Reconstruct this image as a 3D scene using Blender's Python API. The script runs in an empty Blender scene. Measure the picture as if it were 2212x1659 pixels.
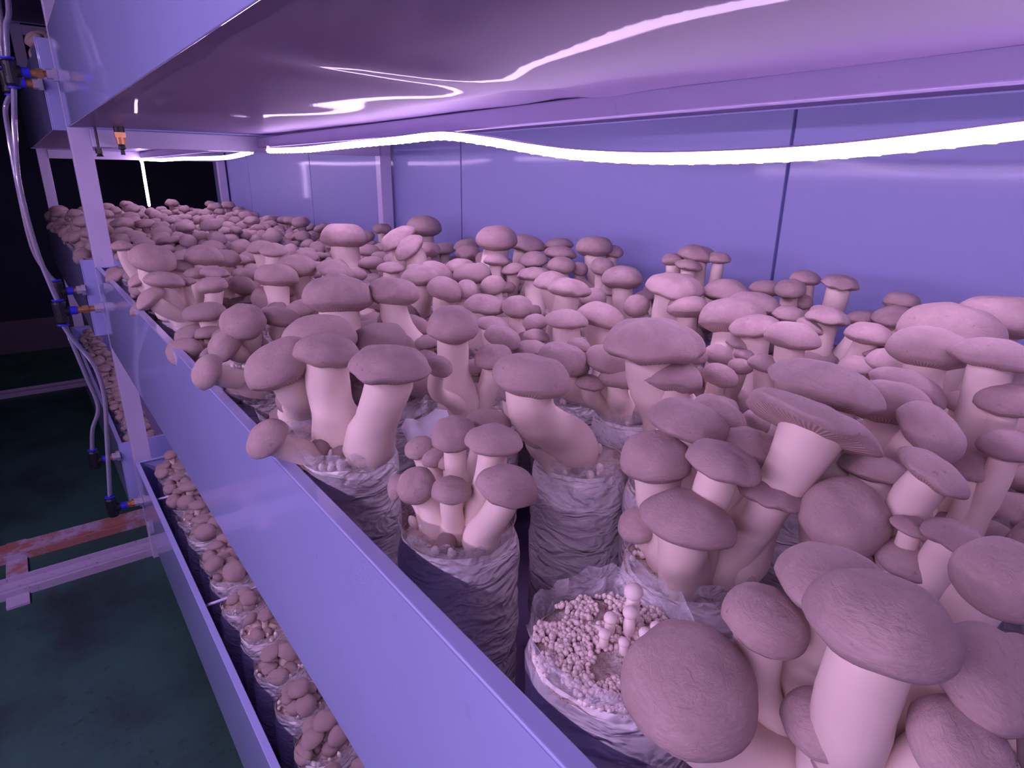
import bpy, bmesh, math, random
from mathutils import Vector, Matrix, Euler, noise
# ---------------------------------------------------------------- units
S = 0.29            # one layout unit in metres (bags are 0.4 units wide)
ZF = 4.8            # camera height above the floor in layout units
def V(x, y, z): return Vector((x*S, y*S, (z+ZF)*S))
sc = bpy.context.scene
COL = sc.collection
# ---------------------------------------------------------------- camera
cam_d = bpy.data.cameras.new('camera'); cam = bpy.data.objects.new('camera', cam_d); COL.objects.link(cam)
r_img = Vector((0.791054, -0.611642, 0.011322)); r_dn = Vector((-0.186095, -0.25823, -0.94799)); r_fw = Vector((0.582754, 0.747804, -0.318098))
m3 = Matrix((r_img, -r_dn, -r_fw)).transposed()
cam.matrix_world = Matrix.Translation(V(0, 0, 0)) @ m3.to_4x4()
cam_d.sensor_width = 36.0; cam_d.lens = 1341.04/2212*36.0; cam_d.clip_start = 0.01; cam_d.clip_end = 60
sc.camera = cam
# ---------------------------------------------------------------- world, exposure
w = bpy.data.worlds.new('world'); sc.world = w; w.use_nodes = True
w.node_tree.nodes['Background'].inputs[0].default_value = (0.30, 0.25, 0.6, 1)
w.node_tree.nodes['Background'].inputs[1].default_value = 0.0
sc.view_settings.view_transform = 'Standard'; sc.view_settings.look = 'None'
sc.view_settings.exposure = 0.0; sc.view_settings.gamma = 1.0
try: sc.view_settings.use_curve_mapping = False
except Exception: pass
LED_COL = (0.87, 0.585, 1.03)
LED_POWER = 34.0
AISLE_POWER = 118.0
cy_ = sc.cycles; cy_.adaptive_threshold = .05; cy_.max_bounces = 7; cy_.diffuse_bounces = 4; cy_.glossy_bounces = 3; cy_.transmission_bounces = 5; cy_.transparent_max_bounces = 6; cy_.caustics_reflective = False; cy_.caustics_refractive = False
# ---------------------------------------------------------------- helpers
def tag(o, label=None, cat=None, group=None, kind=None):
    if label: o['label'] = label
    if cat: o['category'] = cat
    if group: o['group'] = group
    if kind: o['kind'] = kind
    return o
def link(name, data, parent=None):
    o = bpy.data.objects.new(name, data); COL.objects.link(o)
    if parent is not None: o.parent = parent
    return o
def empty(name, loc):
    o = bpy.data.objects.new(name, None); COL.objects.link(o); o.location = loc; o.empty_display_size = 0.02
    return o
class MB:
    """collects vertices and faces in metres, world frame; build() makes one mesh object"""
    def __init__(s): s.v = []; s.f = []; s.m = []
    def add(s, vs, fs, mi=0):
        n = len(s.v); s.v += [Vector(p) for p in vs]; s.f += [tuple(i+n for i in f) for f in fs]; s.m += [mi]*len(fs)
    def box(s, a, b, mi=0):
        (x0,y0,z0),(x1,y1,z1) = a, b
        vs = [V(x,y,z) for z in (z0,z1) for y in (y0,y1) for x in (x0,x1)]
        s.add(vs, [(0,2,3,1),(4,5,7,6),(0,1,5,4),(2,6,7,3),(0,4,6,2),(1,3,7,5)], mi)
    def tube(s, pts, rad, n=10, mi=0, cap=True):
        """pts: world Vectors; rad: float or list"""
        L = len(pts); rads = rad if isinstance(rad, (list, tuple)) else [rad]*L
        rings = []; prev = None
        for i, p in enumerate(pts):
            t = (pts[min(i+1, L-1)]-pts[max(i-1, 0)]).normalized()
            if prev is None:
                up = Vector((0,0,1)) if abs(t.z) < .9 else Vector((1,0,0)); a = t.cross(up).normalized()
            else:
                a = (prev - t*prev.dot(t)).normalized()
            prev = a; b = t.cross(a)
            rings.append([p + (a*math.cos(k*2*math.pi/n)+b*math.sin(k*2*math.pi/n))*rads[i] for k in range(n)])
        vs = [q for r in rings for q in r]; fs = []
        for i in range(L-1):
            for k in range(n): fs.append((i*n+k, i*n+(k+1)%n, (i+1)*n+(k+1)%n, (i+1)*n+k))
        if cap: fs.append(tuple(range(n))[::-1]); fs.append(tuple((L-1)*n+k for k in range(n)))
        s.add(vs, fs, mi)
    def mesh(s, name, mats, smooth=False, origin=None):
        me = bpy.data.meshes.new(name)
        o = origin or Vector((0,0,0))
        me.from_pydata([tuple(v-o) for v in s.v], [], s.f)
        for m in (mats if isinstance(mats, (list, tuple)) else [mats]): me.materials.append(m)
        for p, mi in zip(me.polygons, s.m): p.material_index = mi; p.use_smooth = smooth
        me.update(); return me
    def build(s, name, mats, parent=None, smooth=False, origin=None, bevel=0):
        if origin is None: origin = parent.location.copy() if parent is not None and parent.type == 'EMPTY' and parent.parent is None else Vector((0,0,0))
        me = s.mesh(name, mats, smooth, origin)
        bm = bmesh.new(); bm.from_mesh(me); bmesh.ops.recalc_face_normals(bm, faces=bm.faces); bm.to_mesh(me); bm.free()
        o = link(name, me, parent)
        if parent is None: o.location = origin
        if bevel:
            b = o.modifiers.new('bevel', 'BEVEL'); b.width = bevel; b.segments = 3; b.limit_method = 'ANGLE'
        return o
def spline(pts, n=8):
    out = []; P = [Vector(p) for p in pts]
    for i in range(len(P)-1):
        a = P[max(i-1,0)]; b = P[i]; c = P[i+1]; d = P[min(i+2, len(P)-1)]
        for k in range(n):
            t = k/n
            out.append(0.5*((2*b)+(c-a)*t+(2*a-5*b+4*c-d)*t*t+(3*b-a-3*c+d)*t**3))
    out.append(P[-1]); return out
# ---------------------------------------------------------------- materials
class NT:
    def __init__(s, name):
        s.mat = bpy.data.materials.new(name); s.mat.use_nodes = True; s.t = s.mat.node_tree; s.n = s.t.nodes; s.l = s.t.links
        s.b = s.n['Principled BSDF']
    def node(s, typ, **kw):
        nd = s.n.new(typ)
        for k, v in kw.items():
            if k in nd.inputs: nd.inputs[k].default_value = v
            else: setattr(nd, k, v)
        return nd
    def co(s, scale=(1,1,1), which='Object'):
        tc = s.n.new('ShaderNodeTexCoord'); mp = s.n.new('ShaderNodeMapping'); mp.inputs['Scale'].default_value = scale
        s.l.new(tc.outputs[which], mp.inputs['Vector']); return mp.outputs['Vector']
    def noise(s, vec, scale, detail=4, rough=.55, dist=0):
        nd = s.node('ShaderNodeTexNoise'); nd.inputs['Scale'].default_value = scale; nd.inputs['Detail'].default_value = detail
        nd.inputs['Roughness'].default_value = rough; nd.inputs['Distortion'].default_value = dist
        s.l.new(vec, nd.inputs['Vector']); return nd.outputs['Fac']
    def ramp(s, fac, stops, interp='LINEAR'):
        nd = s.n.new('ShaderNodeValToRGB'); cr = nd.color_ramp; cr.interpolation = interp
        while len(cr.elements) < len(stops): cr.elements.new(.5)
        for e, (p, c) in zip(cr.elements, stops): e.position = p; e.color = (*c, 1) if len(c) == 3 else c
        s.l.new(fac, nd.inputs['Fac']); return nd.outputs['Color']
    def mix(s, fac, a, b, blend='MIX'):
        nd = s.n.new('ShaderNodeMix'); nd.data_type = 'RGBA'; nd.blend_type = blend
        for sock, v in ((nd.inputs[0], fac), (nd.inputs[6], a), (nd.inputs[7], b)):
            if hasattr(v, 'links'): s.l.new(v, sock)
            elif isinstance(v, (int, float)): sock.default_value = v
            else: sock.default_value = (*v, 1)
        return nd.outputs[2]
    def math(s, op, a, b=0.0):
        nd = s.n.new('ShaderNodeMath'); nd.operation = op
        for sock, v in ((nd.inputs[0], a), (nd.inputs[1], b)):
            if hasattr(v, 'links'): s.l.new(v, sock)
            else: sock.default_value = v
        return nd.outputs[0]
    def bump(s, h, strength, dist, normal=None):
        nd = s.n.new('ShaderNodeBump'); nd.inputs['Strength'].default_value = strength; nd.inputs['Distance'].default_value = dist
        s.l.new(h, nd.inputs['Height'])
        if normal is not None: s.l.new(normal, nd.inputs['Normal'])
        return nd.outputs['Normal']
    def set(s, **kw):
        for k, v in kw.items():
            sock = s.b.inputs[k.replace('_', ' ')]
            if hasattr(v, 'links'): s.l.new(v, sock)
            elif isinstance(v, (tuple, list)) and len(v) == 3 and len(sock.default_value) == 4: sock.default_value = (*v, 1)
            else: sock.default_value = v
        return s.mat
def paint(name, col, rough=.3, coat=.0, dirt=.12, wav=0.0):
    m = NT(name); v = m.co()
    n1 = m.noise(v, 3.0, 3); n2 = m.noise(v, 160, 3)
    c = m.mix(m.ramp(n1, [(.3, (0,0,0)), (.75, (1,1,1))]), col, tuple(x*(1-dirt) for x in col))
    sp = m.ramp(m.noise(v, 45, 2), [(.70, (0,0,0)), (.76, (1,1,1))])
    c = m.mix(m.math('MULTIPLY', sp, .10), c, (.05,.04,.04))
    nb = m.bump(n2, .05, .001)
    if wav: nb = m.bump(m.noise(v, 5, 2), wav, .02, nb)
    return m.set(Base_Color=c, Roughness=rough, Coat_Weight=coat, Coat_Roughness=.05, Normal=nb)
WHITE = (.30, .30, .62)
M = {}
M['tray'] = paint('white_tray_paint', (.38,.41,.78), .34, .9)
M['frame'] = paint('white_frame_paint', (.60,.55,.78), .4, .1, .2)
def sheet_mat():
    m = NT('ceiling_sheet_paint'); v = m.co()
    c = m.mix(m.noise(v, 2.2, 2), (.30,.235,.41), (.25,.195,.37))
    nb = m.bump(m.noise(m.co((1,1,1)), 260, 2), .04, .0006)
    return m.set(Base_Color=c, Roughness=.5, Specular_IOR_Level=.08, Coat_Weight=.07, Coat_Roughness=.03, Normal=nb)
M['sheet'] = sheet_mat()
M['beam'] = paint('beam_paint', (.40,.34,.58), .4, .1, .15)
def wall_mat():
    m = NT('blue_white_wall_panel'); v = m.co()
    c = m.mix(m.noise(v, 1.2, 3), (.30,.32,.59), (.27,.29,.55))
    nb = m.bump(m.noise(m.co((1,60,1.2)), 3.0, 2), .10, .004)
    nb = m.bump(m.noise(v, 300, 2), .03, .0006, nb)
    return m.set(Base_Color=c, Roughness=.5, Specular_IOR_Level=.2, Coat_Weight=.16, Coat_Roughness=.08, Normal=nb)
M['wall'] = wall_mat()
M['dark'] = NT('dark_wall').set(Base_Color=(.010,.011,.035), Roughness=.8)
M['curb'] = paint('grey_curb_paint', (.10,.08,.11), .7)
def floor_mat():
    m = NT('green_floor_paint'); v = m.co()
    n = m.noise(v, 2.5, 8, .65, .4); n2 = m.noise(v, 30, 5, .7)
    c = m.ramp(n, [(.32, (.016,.030,.034)), (.5, (.022,.075,.062)), (.7, (.03,.105,.082))])
    c = m.mix(m.ramp(n2, [(.58, (0,0,0)), (.72, (1,1,1))]), c, (.014,.022,.022))
    return m.set(Base_Color=c, Roughness=.62, Normal=m.bump(n2, .4, .004))
M['floor'] = floor_mat()
def rail_mat(name, rusty):
    m = NT(name); v = m.co()
    n = m.noise(v, 7, 6, .7); n2 = m.noise(v, 60, 4, .7)
    th = .42 if rusty else .66
    c = m.mix(m.ramp(n, [(th, (0,0,0)), (th+.12, (1,1,1))]), (.42,.36,.5), (.36,.15,.13))
    c = m.mix(m.ramp(n2, [(.6, (0,0,0)), (.75, (1,1,1))]), c, (.12,.06,.06))
    return m.set(Base_Color=c, Roughness=.7, Normal=m.bump(n2, .3, .002))
M['rail'] = rail_mat('worn_white_channel', False); M['rust'] = rail_mat('rusty_channel', True)
def cap_mat():
    m = NT('mushroom_cap_skin'); v = m.co()
    oi = m.n.new('ShaderNodeObjectInfo')
    big = m.noise(v, 28, 4, .6, .3); fine = m.noise(v, 420, 4, .7); fib = m.noise(m.co((1,1,3)), 170, 5, .7, 1.2)
    c = m.mix(m.ramp(big, [(.3, (0,0,0)), (.72, (1,1,1))]), (.34,.24,.245), (.50,.375,.365))
    c = m.mix(m.math('MULTIPLY', oi.outputs['Random'], .5), c, (.50,.375,.35))
    c = m.mix(m.math('MULTIPLY', m.ramp(fib, [(.45, (0,0,0)), (.8, (1,1,1))]), .35), c, (.30,.20,.21))
    spk = m.ramp(m.noise(v, 150, 2, .5), [(.70, (0,0,0)), (.74, (1,1,1))])
    c = m.mix(m.math('MULTIPLY', spk, .35), c, (.14,.09,.11))
    nb = m.bump(fib, .6, .0018); nb = m.bump(fine, .25, .0005, nb); nb = m.bump(big, .25, .004, nb)
    return m.set(Base_Color=c, Roughness=.75, Specular_IOR_Level=.25, Normal=nb)
M['cap'] = cap_mat()
def gill_mat():
    m = NT('mushroom_gills'); tc = m.n.new('ShaderNodeTexCoord'); sp = m.n.new('ShaderNodeSeparateXYZ'); m.l.new(tc.outputs['Object'], sp.inputs[0])
    a = m.math('ARCTAN2', sp.outputs['Y'], sp.outputs['X']); w_ = m.math('SINE', m.math('MULTIPLY', a, 64.0))
    f = m.math('ADD', m.math('MULTIPLY', w_, .5), .5)
    c = m.mix(f, (.34,.23,.21), (.54,.40,.36))
    return m.set(Base_Color=c, Roughness=.8, Specular_IOR_Level=.2, Normal=m.bump(f, .35, .001))
M['gill'] = gill_mat()
def stem_mat():
    m = NT('mushroom_stem_flesh'); v = m.co((1,1,.3))
    n = m.noise(v, 90, 4, .6); b = m.noise(m.co(), 25, 3)
    c = m.mix(b, (.80,.68,.60), (.68,.54,.48)); c = m.mix(m.math('MULTIPLY', n, .25), c, (.6,.44,.38))
    return m.set(Base_Color=c, Roughness=.65, Specular_IOR_Level=.3, Normal=m.bump(n, .2, .001))
M['stem'] = stem_mat()
def bag_mat():
    m = NT('wrinkled_bag_film'); oi = m.n.new('ShaderNodeObjectInfo'); v = m.co()
    wv = m.noise(m.co((1,1,2.2)), 24, 2, .5, 1.1); w2 = m.noise(m.co((1,1,1.6)), 55, 2, .5, .8); pat = m.noise(v, 14, 4, .6)
    c = m.mix(m.ramp(pat, [(.35, (0,0,0)), (.65, (1,1,1))]), (.58,.52,.54), (.90,.86,.90))
    c = m.mix(m.math('MULTIPLY', m.ramp(m.noise(v, 30, 4, .7), [(.62, (0,0,0)), (.7, (1,1,1))]), .5), c, (.12,.08,.07))
    c = m.mix(m.ramp(wv, [(.48, (0,0,0)), (.58, (.4,.4,.4)), (.70, (0,0,0))]), c, (.85,.82,.86))
    nb = m.bump(wv, .8, .016); nb = m.bump(w2, .5, .005, nb)
    return m.set(Base_Color=c, Roughness=.32, Specular_IOR_Level=.6, Coat_Weight=.5, Coat_Roughness=.18, Normal=nb)
M['bag'] = bag_mat()
def film_mat():
    m = NT('clear_film_collar'); v = m.co()
    wv = m.noise(v, 45, 4, .6, 2.0)
    m.set(Base_Color=(.72,.7,.78), Roughness=.25, Normal=m.bump(wv, .8, .008))
    a = m.ramp(wv, [(.35, (.15,)*3), (.62, (.45,)*3), (.75, (.8,)*3)])
    m.l.new(a, m.b.inputs['Alpha']); return m.mat
M['film'] = film_mat()
def sub_mat():
    m = NT('white_grown_substrate'); v = m.co()
    n = m.noise(v, 40, 6, .7); n2 = m.noise(v, 170, 4, .7)
    c = m.ramp(n, [(.30, (.22,.11,.07)), (.42, (.48,.36,.30)), (.56, (.68,.58,.55)), (.8, (.74,.68,.70))])
    return m.set(Base_Color=c, Roughness=.85, Normal=m.bump(n2, .9, .004, m.bump(n, .8, .008)))
M['sub'] = sub_mat()
M['pin'] = NT('pinhead_flesh').set(Base_Color=(.82,.70,.66), Roughness=.6)
def emis(name, col, st):
    m = NT(name); return m.set(Base_Color=(.8,.8,.8), Emission_Color=col, Emission_Strength=st)
M['led'] = emis('lit_led_strip', LED_COL, LED_POWER)
M['led_aisle'] = emis('lit_led_strip_aisle', LED_COL, AISLE_POWER)
M['tape'] = NT('white_tape_back').set(Base_Color=(.6,.58,.7), Roughness=.5)
M['brass'] = NT('brass').set(Base_Color=(.62,.30,.13), Metallic=.7, Roughness=.4)
M['blackpl'] = NT('black_plastic').set(Base_Color=(.008,.008,.012), Roughness=.45)
M['bluepl'] = NT('blue_plastic').set(Base_Color=(.03,.03,.55), Roughness=.4)
M['nut'] = NT('clear_white_plastic').set(Base_Color=(.55,.5,.62), Roughness=.4, Transmission_Weight=.3)
M['hose'] = NT('clear_hose').set(Base_Color=(.75,.72,.9), Roughness=.12, Transmission_Weight=.75, IOR=1.4)
M['flap'] = NT('white_plastic_scrap').set(Base_Color=(.75,.74,.85), Roughness=.4)
# ---------------------------------------------------------------- room
def struct(name, mb, mat, **kw): return tag(mb.build(name, mat, **kw), kind='structure')
b = MB(); b.box((-9,-5,-4.95), (8,21.6,-4.8)); struct('floor', b, M['floor'])
b = MB(); b.box((-9,-5,6.2), (8,21.6,6.35)); struct('ceiling', b, M['dark'])
b = MB()
seams = [-5,-1.7,2.47,6.65,11.6,15.4,18.5]
for a_, c_ in zip(seams[:-1], seams[1:]):
    b.box((4.36,a_+.012,-4.8), (4.5,c_-.012,6.2))
b.box((4.40,-5,-4.8), (4.52,18.45,6.2))
struct('wall_right', b, M['wall'], bevel=.002)
b = MB(); b.box((7.8,18.4,-4.8), (8,21.6,6.2)); struct('wall_recess', b, M['dark'])
b = MB(); b.box((-9,21.5,-4.8), (8,21.7,6.2)); struct('wall_far', b, M['dark'])
b = MB(); b.box((-9,21.36,-4.8), (8,21.5,-3.9)); struct('baseboard_far', b, M['curb'], bevel=.004)
b = MB(); b.box((-9.2,-5,-4.8), (-9,21.6,6.2)); struct('wall_left', b, M['dark'])
b = MB(); b.box((-9,-5.2,-4.8), (8,-5,6.2)); struct('wall_near', b, M['dark'])
# ---------------------------------------------------------------- floor channels
def channel(y, mat, label, x0=-1.9, x1=.95, ties=False):
    t = empty('floor_channel', V((x0+x1)/2, y, -4.8)); tag(t, label, 'floor channel')
    b = MB(); w_ = .18; h = .10
    b.box((x0,y-w_,-4.8), (x1,y+w_,-4.8+.035)); b.box((x0,y-w_,-4.765), (x1,y-w_+.02,-4.8+h)); b.box((x0,y+w_-.02,-4.765), (x1,y+w_,-4.8+h))
    b.box((x0,y-.02,-4.765), (x1,y+.0,-4.8+h*.6)); b.build('channel', mat, t, bevel=.001)
    return t
ch1 = channel(9.5, M['rust'], 'rust-stained white metal channel lying on the green floor, farther of the close pair')
ch2 = channel(8.6, M['rail'], 'white metal channel lying on the green floor, nearer of the close pair')
ch3 = channel(17.2, M['rail'], 'thin pale channel on the floor far down the aisle')
for y0, y1 in ((8.75,9.35),(9.65,9.85),(8.2,8.45)):
    b = MB(); b.box((-.92,y0,-4.8), (-.70,y1,-4.8+.03)); b.build('tie_plate', M['rust' if y0 > 8.5 else 'rail'], ch1 if y0 > 8.5 else ch2)
# ---------------------------------------------------------------- rack frame
RY = (-2.2, 8.35, 17.1)
LEV = (-3.35, -1.0, 1.33, 3.66)          # top edge of the tray sides
TH = .90
def post(parent, x, y, w_=.19, d=.14):
    b = MB(); b.box((x,y,-4.8), (x+w_,y+d,5.6)); return b.build('post', M['frame'], parent, bevel=.002)
def rack(name_label, x0, x1, xm, RY=RY):
    t = empty('shelving_rack', V((x0+x1)/2, 8, -4.8)); tag(t, name_label, 'rack')
    for y in RY:
        post(t, x0, y); post(t, x1-.17, y, .17)
        for L in LEV:
            zb = L-TH
            b = MB(); b.box((x0+.19,y-.02,zb-.19), (x1-.17,y+.10,zb-.012)); b.build('cross_beam', M['frame'], t, bevel=.002)
    for L in LEV:
        for y0, y1 in ((RY[0]+.15, RY[1]-.03), (RY[1]+.12, RY[2]-.03)):
            b = MB(); b.box((xm,y0,L-TH-.142), (xm+.07,y1,L-TH-.030)); b.build('middle_beam', M['beam'], t, bevel=.003)
    return t
rack1 = rack('long white metal mushroom shelving rack along the panelled wall', .60, 4.31, 2.5)
# ---------------------------------------------------------------- trays
def tray(x0, x1, y0, y1, ztop, label, bars, wav=True):
    cx, cy = (x0+x1)/2, (y0+y1)/2
    t = empty('grow_tray', V(cx, cy, ztop-TH)); tag(t, label, 'tray', None)
    zb = ztop-TH; k = .012; lip = .05
    b = MB()                                            # wavy bottom sheet
    nx, ny = 40, max(12, int((y1-y0)*8)); vs = []; fs = []
    for j in range(ny+1):
        for i in range(nx+1):
            x = x0+(x1-x0)*i/nx; y = y0+(y1-y0)*j/ny
            e = min(x-x0, x1-x, y-y0, y1-y, .5)/.5
            dz = .012*e*noise.noise(Vector((x*1.1, y*.5, ztop))) + .006*e*noise.noise(Vector((x*2.3, y*1.3, ztop+9)))
            if wav:                                     # the sheet sags, lifts towards the far end and ripples beside the beam
                dz += 2*e*(-.019 + .022*max(0, (y-2.5)/5.7)) + .014*e*math.exp(-((y-2.6)/.35)**2)*math.sin((y-2.6)*6)
                if x < 2.48: dz += .030*math.exp(-((x-2.25)/.12)**2)*math.exp(-((y-2.9)/1.5)**2)
            vs.append(V(x, y, zb+dz))
    for j in range(ny):
        for i in range(nx): q = j*(nx+1)+i; fs.append((q, q+1, q+nx+2, q+nx+1))
    b.add(vs, fs); b.build('bottom_sheet', M['sheet'], t, smooth=True)
    for (xa, xb, s_) in ((x0, x0+k, 1), (x1-k, x1, -1)):
        b = MB(); b.box((xa,y0,zb-.012), (xb,y1,ztop))
        if s_ > 0: b.box((x0,y0,ztop-.012), (x0+lip,y1,ztop+.002))
        else: b.box((x1-lip,y0,ztop-.012), (x1,y1,ztop+.002))
        b.build('side_wall', M['tray'], t, bevel=.0016)
    for ya, s_ in ((y0, 1), (y1-k, -1)):
        b = MB(); b.box((x0+k,ya,zb-.012), (x1-k,ya+k,ztop))
        ly = y0 if s_ > 0 else y1-lip
        b.box((x0+lip,ly,ztop-.012), (x1-lip,ly+lip,ztop+.002)); b.build('end_wall', M['tray'], t, bevel=.0018)
    for y in bars:
        b = MB(); b.tube([V(x0+.02,y,ztop-.04), V(x1-.02,y,ztop-.04)], .012*S, 8); b.build('cross_bar', M['frame'], t, smooth=True)
    return t
NAMES = {-3.35: 'lower', -1.0: 'middle', 1.33: 'upper', 3.66: 'topmost'}
T1 = {}
for L in LEV:
    T1[L] = tray(.59, 4.05, -2.0, 8.2, L, {'lower': 'long white metal tray of the lower shelf, near bay, beside the green floor',
        'middle': 'large white tray of the middle shelf with the wide rail, near bay',
        'upper': 'white metal tray overhead, near bay, its wavy glossy underside mirroring the light strip',
        'topmost': 'white tray high above the overhead tray, near bay'}[NAMES[L]], (5.45, 4.0) if L == -1.0 else (7.1, 4.9) if L == -3.35 else ())
    tray(.50, 4.0, 8.9, 16.9, L, {'lower': 'white metal tray of the lower shelf, far bay beyond the post',
        'middle': 'white metal tray of the middle shelf, far bay beyond the post, dim blue side',
        'upper': 'dark blue-lit tray of the upper shelf, far bay, behind the hose connectors',
        'topmost': 'highest tray at the top left corner, far bay'}[NAMES[L]], (), False)
# ---------------------------------------------------------------- light strips
def led(points, label, mat=None, pitch=.115, drop=.028, r=.030, beads=True):
    mat = mat or M['led']
    pts = [V(*p) for p in points]; path = spline([tuple(p) for p in pts], 10)
    b = MB(); b.tube(path, r*S, 8)
    if beads:
        acc = 0; last = path[0]
        for p in path[1:]:
            seg = (p-last).length
            while acc + pitch*S <= seg + 1e-9 and seg > 0:
                acc += pitch*S; q = last.lerp(p, acc/seg); rr = .030*S*1.0
                vs = []; fs = []
                for i in range(4):
                    for j in range(8):
                        th = math.pi*(i+.5)/4; ph = j*math.pi/4
                        vs.append(q+Vector((math.sin(th)*math.cos(ph)*rr*.8, math.sin(th)*math.sin(ph)*rr*1.2, math.cos(th)*rr*.8-.010*S)))
                for i in range(3):
                    for j in range(8): fs.append((i*8+j, i*8+(j+1)%8, i*8+8+(j+1)%8, i*8+8+j))
                fs.append(tuple(range(8))); fs.append(tuple(range(24,32))[::-1]); b.add(vs, fs)
            acc -= seg; last = p
    t = empty('led_strip', pts[0]); tag(t, label, 'light strip')
    lt = b.build('light_tape', [mat, M['tape']], t, smooth=True)
    for p in lt.data.polygons:                          # the tape's back faces up and is plain white plastic
        if p.normal.z > .72: p.material_index = 1
    c = MB()
    for i in (0, len(pts)-1): c.tube([pts[i]+Vector((0,0,-.03*S)), pts[i]+Vector((0,0,.05*S))], .022*S, 8)
    c.build('end_clip', M['nut'], t, smooth=True)
    return t
main_led = [(2.54,-1.9,.26),(2.52,-.6,.24),(2.5,.2,.19),(2.5,.666,.152),(2.5,.932,.127),(2.5,1.244,.104),(2.5,1.637,.091),(2.5,2.148,.092),(2.5,2.64,.116),(2.5,3.039,.156),(2.5,3.511,.215),(2.5,4.048,.265),(2.5,4.704,.258),(2.5,5.574,.25),(2.5,6.717,.235),(2.5,7.908,.25)]
led(main_led, 'bright white light strip sagging below the overhead middle beam, near bay')
led([(2.5,8.6,.25),(2.5,9.9,.2),(2.5,12.5,.22),(2.5,14.5,.22),(2.5,16.85,.25),(2.5,16.93,.15),(2.5,16.95,-.2),(2.5,16.95,-.75)], 'bright light strip of the far bay whose end hangs straight down')
for y0, y1 in ((-1.9,8.0),(8.9,16.8)):
    led([(2.5,y0,-2.12),(2.5,y0*.5+y1*.5,-2.2),(2.5,y1,-2.12)], 'light strip under the middle shelf lighting the lower trays, %s bay' % ('near' if y0 < 0 else 'far'), pitch=9, r=.015)
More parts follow.
